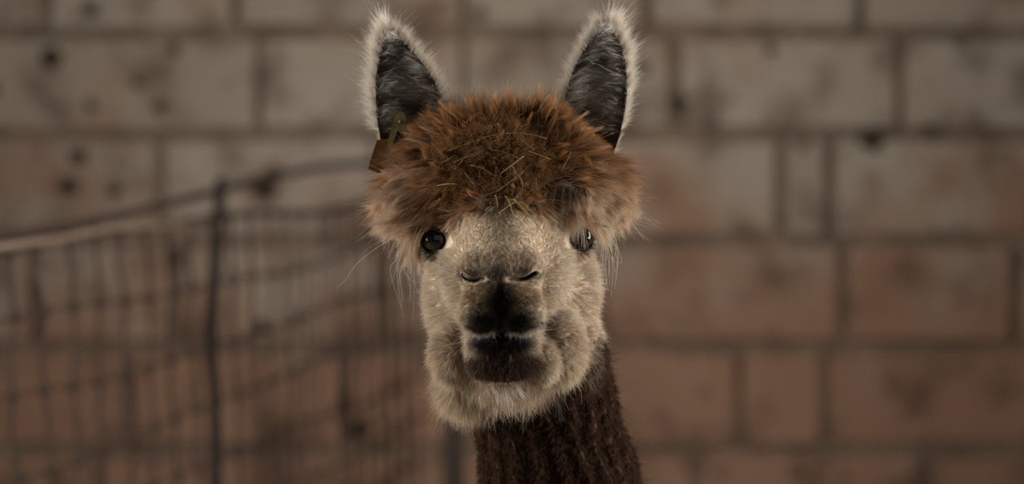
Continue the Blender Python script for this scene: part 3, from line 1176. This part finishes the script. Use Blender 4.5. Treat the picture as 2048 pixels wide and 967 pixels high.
# pale thin fringe standing up at the back between the ears
n = 520
X = rng.uniform(900, 1125, n)
R = np.array([L(x, rng.uniform(208, 245), rng.uniform(7.5, 10.5)) for x in X])
Nn = np.tile(np.array([[0, 0.1, 1.0]]), (n, 1))
G = grow(R, Nn, Nn + rng.normal(size=(n, 3)) * 0.22 + np.array([1, 0, 0]) * ((X - 1015) / 350)[:, None], rng.uniform(1.4, 3.4, n), 6, collide=False)
H = locks(G, Nn, 9, 0.35, 0.3, 0.14, lvar=(0.5, 1.1))
c0 = np.tile(CREAM, (n * 9, 1))
caps.append((H, 0.10, 0.025, c0 * 0.8, c0))
hair_obj('fringe_wool', caps, 'shaggy reddish-brown wool cap')

# --- hand-placed locks: forelock over the eye, brow tufts, spike on top, chin wisps
hand = []


def lockset(lines, n_h, spread, col0, col1, r0_=0.13, r1_=0.03, jit=0.05, clump=0.6, K=10, wobble=0.12):
    Gs = []
    for ln_ in lines:
        P = np.array([L(*q) for q in ln_])
        s = np.linspace(0, len(P) - 1, K)
        i = np.clip(s.astype(int), 0, len(P) - 2)
        f = (s - i)[:, None]
        p0, p1, p2, p3 = P[np.maximum(i - 1, 0)], P[i], P[i + 1], P[np.minimum(i + 2, len(P) - 1)]
        g = 0.5 * (2 * p1 + (p2 - p0) * f + (2 * p0 - 5 * p1 + 4 * p2 - p3) * f ** 2 + (3 * p1 - p0 - 3 * p2 + p3) * f ** 3)
        Gs.append(g)
    G = np.array(Gs)
    nn = nrmz(np.cross(G[:, 1] - G[:, 0], np.array([[0.2, 1, 0.1]])))
    H = locks(G, nn, n_h, spread, clump, jit, curl=wobble * 0.3, curl_f=1.0, lvar=(0.7, 1.03), stray=0.08)
    m = len(H)
    hand.append((H, r0_, r1_, np.tile(np.array(col0), (m, 1)), np.tile(np.array(col1), (m, 1))))


lines = []
for k in range(16):
    f = k / 15
    x0 = 1088 + 40 * f + random.uniform(-6, 6)
    x1 = 1106 + 54 * f + random.uniform(-7, 7)
    lines.append([(x0 - 4, 372, 0.5), (x0 + 10 + 8 * f, 372, -3.6), (x0 + 32, 398, -4.2), ((x0 + x1) / 2 + 22, 440, -3.2), (x1 + 6, 476 + random.uniform(-14, 18), -2.4)])
lockset(lines, 40, 0.34, TAN * 0.7, (0.66, 0.56, 0.43), clump=0.8)
lines = []
for k in range(12):
    x0 = 1080 + 9 * k + random.uniform(-5, 5)
    lines.append([(x0 + 10, 392, -3.4), (x0, 380, -4.6), (x0 - 10 + k, 400, -5.0), (x0 - 18 + 2 * k, 428 + random.uniform(-10, 10), -5.0)])
lockset(lines, 30, 0.4, CREAM * 0.6, CREAM)
lines = []
for k in range(12):
    f = k / 11
    lines.append([(1078 + 20 * f, 396 - 8 * f, -3.0), (1106 + 14 * f, 372 + random.uniform(-5, 5), -4.2), (1150 + 14 * f, 380 + 8 * f, -3.6), (1186 + 16 * f, 414 + 18 * f + random.uniform(-8, 8), -1.6)])
lockset(lines, 36, 0.36, TAN * 0.7, (0.58, 0.48, 0.36), clump=0.55)
# left brow
lines = []
for k in range(5, 14):
    x0 = 905 - 8 * k + random.uniform(-4, 4)
    lines.append([(x0, 420, -1.8), (x0 - 10, 428, -2.2), (x0 - 26 - k, 446, -1.6), (x0 - 46 - 3 * k, 458 + random.uniform(-10, 10) - k, -0.4)])
lockset(lines, 30, 0.42, TAN * 0.6, TAN * 1.15)
# spiky locks of the crown
lines = []
for (xb, yb, xt, yt) in ((1060, 232, 1078, 178), (1040, 236, 1032, 200), (1003, 240, 985, 204), (960, 250, 930, 205), (1090, 250, 1112, 205), (1118, 262, 1180, 232), (1130, 285, 1208, 262), (1140, 310, 1225, 300),
                         (930, 255, 880, 212), (910, 268, 862, 240), (900, 282, 838, 262), (890, 300, 812, 285), (1075, 240, 1095, 198), (1020, 236, 1010, 196), (975, 244, 955, 203), (1050, 236, 1056, 204)):
    lines.append([(xb, yb, 0.4), ((xb * .6 + xt * .4) + random.uniform(-4, 4), yb * .5 + yt * .5 - 4, -0.6), (xt + random.uniform(-4, 4), yt - 9, 0.8)])
lockset(lines, 120, 0.85, BROWN * 0.7, (0.42, 0.235, 0.11), clump=0.93, jit=0.025)
# wisps below the chin
lines = []
for k in range(20):
    x0 = 975 + 62 * random.random()
    lines.append([(x0, 752, -6.5), (x0 + 4, 775, -7.2), (x0 + 12 + random.uniform(-8, 12), 800 + random.uniform(-12, 14), -6.4)])
lockset(lines, 12, 0.3, CREAM * 0.7, PALE, r0_=0.11)
hair_obj('forelocks', hand, 'pale forelocks hanging over the brow')

# --- whiskers and lashes
hand = []
lines = []
for k in range(26):
    x0, y0 = 1195 + random.uniform(-14, 16), 430 + random.uniform(0, 60)
    a = random.uniform(10, 50)
    lines.append([(x0, y0, 1.5), (x0 + a * .5, y0 + 22, 0.8), (x0 + a, y0 + 60 + random.uniform(-10, 40), 0.8), (x0 + a - random.uniform(-4, 14), y0 + 95 + random.uniform(-20, 60), 1.0)])
for k in range(22):
    x0, y0 = 812 + random.uniform(-16, 25), 440 + random.uniform(0, 60)
    a = random.uniform(-28, 4)
    lines.append([(x0, y0, 2), (x0 + a * .3, y0 + 25, 1.2), (x0 + a, y0 + 60 + random.uniform(-10, 30), 1.2), (x0 + a + random.uniform(-6, 30), y0 + 100 + random.uniform(-20, 70), 1.4)])
for k in range(14):
    x0, y0 = 1060 + random.uniform(-20, 60), 560 + random.uniform(0, 110)
    lines.append([(x0, y0, -9), (x0 + 25, y0 - 4, -10.5), (x0 + 48 + random.uniform(-15, 20), y0 + random.uniform(-16, 12), -11)])
for k in range(10):
    x0, y0 = 935 + random.uniform(-20, 10), 580 + random.uniform(0, 90)
    lines.append([(x0, y0, -10), (x0 - 22, y0 - 3, -11), (x0 - 40 + random.uniform(-20, 15), y0 + random.uniform(-14, 16), -11)])
lockset(lines, 1, 0.02, (0.6, 0.52, 0.42), (0.7, 0.65, 0.58), r0_=0.22, r1_=0.05, jit=0.02, wobble=0)
lash = []
for (c, dr), sg in zip(EYES, (-1, 1)):
    px0, py0 = proj(c + dr * 2)
    for k in range(18):
        f = k / 17 - 0.5
        x0 = px0 + f * 66
        y0 = py0 - 30 + 26 * f * f + 3 * f * sg
        lash.append([(x0, y0, 0.1), (x0 + f * 14, y0 + 1, -0.9), (x0 + f * 34, y0 + 4 + random.uniform(-4, 4), -1.8)])
lockset(lash, 2, 0.08, (0.012, 0.009, 0.008), (0.02, 0.015, 0.012), r0_=0.2, r1_=0.05, jit=0.05, wobble=0)
lines = []
for (pa, pb, m) in (((930, 655), (958, 670), 22), ((958, 670), (990, 664), 26), ((1014, 664), (1046, 669), 26), ((1046, 669), (1086, 648), 28)):
    for k in range(m):
        f = random.random()
        x0, y0 = pa[0] + (pb[0] - pa[0]) * f, pa[1] + (pb[1] - pa[1]) * f
        lines.append([(x0, y0 - 5, -14.0), (x0 + (x0 - 1003) * .03, y0, -14.8), (x0 + (x0 - 1003) * .08, y0 + 6 + random.uniform(-2, 5), -15.0)])
lockset(lines, 5, 0.16, (0.12, 0.10, 0.08), (0.42, 0.38, 0.33), r0_=0.09, r1_=0.03, jit=0.12, wobble=0, K=5)
hair_obj('whiskers', hand, 'long stray whiskers and black lashes')

# --- ear hair
eh = []
for ei, E in enumerate(EARS):
    F_, B_, nn = E['front'], E['back'], E['n']
    # soft halo on the rims: long towards the outside and the tip
    n = 800
    side = rng.random(n) < (0.60 if ei == 0 else 0.5)
    t = rng.uniform(0.12, 1.0, n) ** 0.8
    u = np.where(side, 0.0, 1.0)
    R = ear_surface(E, np.clip(t, 0, .999), u)
    ctr = ear_surface(E, np.clip(t - 0.06, 0, 1), np.full(n, 0.5))
    out = R - ctr
    out[:, 1] = 0.0
    out = nrmz(out)
    R = R + np.array([0, 1, 0]) * rng.uniform(0.05, 1.1, n)[:, None] - out * rng.uniform(0, .25, n)[:, None]
    outer = side if ei == 0 else ~side
    ln = np.where(outer, 1.3 + 1.3 * t, 0.9 + 0.8 * t) * rng.uniform(0.45, 1.45, n)
    if ei == 1: ln *= 0.8 + 0.25 * t
    d0 = out + np.array([0, 0.25, 0.75]) * (0.4 + t)[:, None] + rng.normal(size=(n, 3)) * 0.22
    G = grow(R, out, d0, ln, 6, grav=0.0, collide=False)
    H = locks(G, out, 12, 0.22, 0.35, 0.13, lvar=(0.45, 1.1), stray=0.15)
    c0 = np.tile(PALE, (len(H), 1))
    eh.append((H, 0.085, 0.022, c0 * 0.95, c0))
    # back of the ear
    n = 1300
    k = rng.integers(0, NT - 2, n), rng.integers(1, NU - 1, n)
    R = B_[k]
    nb = -nn[k]
    d0 = nb * 0.7 + np.array([0, 0, 1.0]) + rng.normal(size=(n, 3)) * 0.2
    G = grow(R, nb, d0, rng.uniform(0.9, 1.6, n), 5, collide=False)
    H = locks(G, nb, 10, 0.35, 0.3, 0.1)
    c0 = np.tile(CREAM, (len(H), 1))
    eh.append((H, 0.10, 0.03, c0 * 0.9, c0 * 1.1))
    # hair sweeping across the inside
    n = 2000
    t = rng.uniform(0.1, 0.96, n) ** 0.8
    fromleft = rng.random(n) < 0.5
    u = np.where(fromleft, rng.uniform(0.02, 0.45, n), rng.uniform(0.55, 0.98, n))
    R = ear_surface(E, t, u)
    un = np.clip(u + np.where(fromleft, .05, -.05), 0, 1)
    acr = nrmz(ear_surface(E, t, un) - R)
    ii = np.clip((t * (NT - 1)).astype(int), 0, NT - 1)
    jj = np.clip((u * (NU - 1)).astype(int), 0, NU - 1)
    nf = nn[ii, jj]
    d0 = np.array([1.0, 0, 0]) * np.where(fromleft, 0.8, -0.8)[:, None] + nf * 0.25 + np.array([0, -0.15, 0.45]) + rng.normal(size=(n, 3)) * 0.2
    lw = np.interp(t, [0, .7, 1], [2.2, 2.4, 0.9])
    G = grow(R, nf, d0, lw * rng.uniform(0.6, 1.2, n), 7, grav=0.05, bend=acr * 0.05, collide=False)
    for kk in range(1, 7):
        pass
    H = locks(G, nf, 8, 0.28, 0.6, 0.07, lvar=(0.5, 1.0), stray=0.1)
    lum = rep(np.clip(0.9 + 0.9 * wob(R * np.array([.4, .4, 1.6]), 1.6), 0.2, 1.9)[:, None] * rng.uniform(0.5, 1.3, n)[:, None], 8)
    c0 = np.array([0.72, 0.65, 0.57]) * lum
    eh.append((H, 0.12, 0.03, np.clip(c0 * 0.9, 0, .8), np.clip(c0 * 1.5, 0, .85)))
hair_obj('ear_fur', eh, 'pale fluffy ear fur')

# --- neck fleece and ruff
ns = []


def neck_density(P):
    return neck_mask(P) * sm(P[:, 2], -44, -38) * sm(P[:, 1], 30, 24)


n = 11000
R = sample_surface(n, neck_density)
Nn = grad(R)
an, q, m = neck_ridge(R)
G = grow(R, Nn, Nn * 0.8 + np.array([0, 0, -0.7]) + rng.normal(size=(n, 3)) * 0.25, rng.uniform(0.6, 1.25, n), 7, grav=0.35, collide=False)
H = locks(G, Nn, 9, 0.20, 0.5, 0.07, curl=0.07, curl_f=2.2, lvar=(0.6, 1.0), stray=0.12)
c0 = rep(coat(R), 9)
ns.append((H, 0.12, 0.05, c0 * 0.9, c0 * 1.7))
# loose flyaway fibres
n = 1700
R = sample_surface(n, neck_density)
Nn = grad(R)
G = grow(R, Nn, Nn * 1.0 + np.array([0, 0, -0.35]) + rng.normal(size=(n, 3)) * 0.45, rng.uniform(1.4, 3.0, n), 6, grav=0.1, collide=False)
H = locks(G, Nn, 3, 0.3, 0.2, 0.2)
c0 = rep(coat(R), 3)
ns.append((H, 0.08, 0.02, c0 * 1.0, c0 * 2.0))
hair_obj('neck_fleece', ns, 'crimped dark brown neck fleece', M_WOOL)

# coarse fleece of the trunk
n = 5200
R = sample_surface(n, lambda P: (sm(P[:, 1], 22, 28) * sm(P[:, 2], ZF + 12, ZF + 26)))
Nn = grad(R)
G = grow(R, Nn, Nn * 0.9 + np.array([0, 0, -0.6]) + rng.normal(size=(n, 3)) * 0.3, rng.uniform(2.5, 4.0, n), 6, grav=0.12, collide=False)
H = locks(G, Nn, 5, 0.9, 0.6, 0.08, curl=0.25, curl_f=1.5)
c0 = rep(coat(R), 5)
hair_obj('body_fleece', [(H, 0.9, 0.3, c0 * 0.9, c0 * 1.4)], 'brown crimped body fleece', M_WOOL)

# ------------------------------------------------------------------ ear tag clipped through the ear
M_TAGF = simple_mat('worn_yellow_plastic', (0.26, 0.215, 0.10), 0.5, 0.3, 120, 0.1)
M_TAGB = simple_mat('amber_plastic', (0.20, 0.095, 0.022), 0.45, 0.3, 120, 0.1)
tg = empty('ear_tag', tuple(L(780, 300, 7.0) * 0.01 + ORG))
tag(tg, "folded amber plastic ear tag clipped on one of the alpaca's ears", 'ear tag')
TO = np.array(tg.location)


def plate(name, outline, Y, thick, mat, holes=(), tilt=0.0):
    """flat plastic plate, outline and holes in picture points at depth Y (cm)"""
    bm = bmesh.new()
    loops = []
    for ol in (outline,) + tuple(holes):
        vs = [bm.verts.new(L(x, y, Y + tilt * (y - 290) / 60) * 0.01 + ORG - TO) for x, y in ol]
        loops += [bm.edges.new((vs[i], vs[(i + 1) % len(vs)])) for i in range(len(vs))]
    bmesh.ops.triangle_fill(bm, edges=loops, use_beauty=True)
    ge = bmesh.ops.extrude_face_region(bm, geom=list(bm.faces))
    bmesh.ops.translate(bm, vec=(0, thick, 0), verts=[g for g in ge['geom'] if isinstance(g, bmesh.types.BMVert)])
    bmesh.ops.recalc_face_normals(bm, faces=bm.faces)
    return bm_to_obj(name, bm, mat, tg)


circ = lambda cx, cy, r, k=10: [(cx + r * math.cos(2 * math.pi * i / k), cy + r * math.sin(2 * math.pi * i / k)) for i in range(k)]
plate('front_flap', [(772, 300), (776, 280), (783, 255), (789, 234), (794, 226), (801, 223), (808, 226), (813, 236), (814, 258), (812, 282), (808, 300)], 4.6, 0.0022, M_TAGF,
      holes=(circ(801, 243, 3.6), [(794, 262), (809, 270), (806, 290), (785, 290)]), tilt=-1.2)
plate('rear_flap', [(754, 280), (776, 277), (792, 290), (786, 312), (776, 338), (770, 336), (761, 347), (754, 345), (736, 338), (742, 316)], 4.9, 0.0022, M_TAGB, tilt=-0.8)
v, f = tube_geo([L(801, 243, 5.3) * .01 + ORG - TO, L(801, 243, 9.0) * .01 + ORG - TO], 0.0022, 8)
mesh_obj('pin', v, f, M_TAGB, tg, True)

# ------------------------------------------------------------------ straw caught in the wool
M_STRAW = simple_mat('dry_straw', (0.27, 0.19, 0.075), 0.6, 0.25, 200, 0.1)
M_TWIG = simple_mat('brown_twig', (0.05, 0.025, 0.016), 0.8, 0.3, 200, 0.1)


def on_wool(px, py, off):
    """point where the sight line meets the wool, off cm above its skin"""
    r = ray(px, py)
    t = 2.60
    for _ in range(90):
        p = (np.array([0, 0, CAM_H]) + r * t - ORG) * 100
        d = sdf(p[None])[0] - off
        if d < 0.03: break
        t += max(d, 0.02) * 0.01 * 0.8
    return np.array([0, 0, CAM_H]) + r * t


def straw(p, q, w, bow, off0, off1, label, group=None, mat=None, name='straw', leaf=False):
    A, B = on_wool(*p, off0), on_wool(*q, off1)
    mid = (A + B) / 2 + np.array([bow[0], -0.004, bow[1]]) * 0.01
    pts, rad = [], []
    for k in range(7):
        t = k / 6
        pts.append((1 - t) ** 2 * A + 2 * t * (1 - t) * (2 * mid - (A + B) / 2) + t * t * B - A)
        rad.append(w * 0.001 * (math.sin(math.pi * (0.12 + 0.8 * t)) if leaf else (1.0 - 0.35 * t)))
    V, F = tube_geo(pts, rad, 6, 0.35 if leaf else 0.7)
    o = mesh_obj(name, V, F, mat or M_STRAW, None, True)
    o.location = A
    tag(o, label, 'straw', group)
    return o


G1 = 'straw caught in the fringe'
straw((1028, 398), (1086, 466), 1.3, (0.1, 0.1), 1.4, 1.8, 'longest pale straw hanging from the fringe down the nose bridge')
straw((955, 279), (1094, 277), 0.5, (0, 0.7), 1.7, 1.6, 'long thin straw arching across the top of the matted fringe')
straw((874, 371), (919, 368), 1.8, (0, 0.1), 1.9, 1.9, 'flat dry leaf blade lying level in the fringe above the uncovered eye', leaf=True)
straw((907, 325), (953, 310), 1.7, (0, 0.1), 2.0, 2.0, 'short broad dry leaf blade lying on the matted fringe', leaf=True)
straw((1003, 346), (1048, 312), 1.0, (0, 0.05), 2.2, 2.2, 'stout slanting straw in the middle of the matted fringe')
thin = [((876, 407), (898, 372)), ((898, 301), (960, 280)), ((1023, 330), (1030, 361)), ((994, 383), (1047, 343)), ((990, 390), (995, 415)),
        ((963, 328), (984, 346)), ((1120, 344), (1142, 302)), ((1072, 356), (1075, 382)), ((998, 426), (1029, 404)), ((910, 338), (934, 308)),
        ((1027, 343), (1046, 372)), ((985, 300), (1036, 316)), ((930, 345), (950, 372)), ((1052, 300), (1100, 318)), ((940, 330), (990, 352)),
        ((1010, 392), (1024, 424)), ((1060, 420), (1032, 398)), ((955, 395), (1004, 372)), ((870, 330), (905, 312)), ((1040, 280), (1068, 300))]
own = {0: 'thin straw slanting down from the flat dry leaf blade', 6: 'thin steep straw in the brown wool below the untagged ear',
       18: 'thin straw in the brown wool beside the ear tag', 8: 'thin straw lying across the forehead at the lower edge of the fringe',
       16: 'thin straw crossing the upper end of the longest straw', 1: 'thin straw lying under one end of the long arching straw'}
for k, (a, b) in enumerate(thin):
    straw(a, b, random.uniform(0.42, 0.72), (random.uniform(-.2, .2), random.uniform(-.2, .25)), random.uniform(1.4, 2.0), random.uniform(1.4, 2.0),
          own.get(k, 'thin short straw stuck in the matted middle of the fringe'), G1)
# twigs stuck under the chin
A = L(946, 747, -10.6) * 0.01 + ORG
for pts_, lb in (([(946, 747), (962, 741), (984, 748), (1002, 750)], 'dark brown twig stuck level under the chin'),
                 ([(950, 738), (958, 746), (970, 744)], 'tiny forked brown twig stuck beside the lower lip')):
    P = [L(x, y, -12.2) * 0.01 + ORG for x, y in pts_]
    V, F = tube_geo([p - P[0] for p in P], [0.0006, 0.0012, 0.0012, 0.0006][:len(P)], 6)
    o = mesh_obj('twig', V, F, M_TWIG, None, True)
    o.location = P[0]
    tag(o, lb, 'twig')
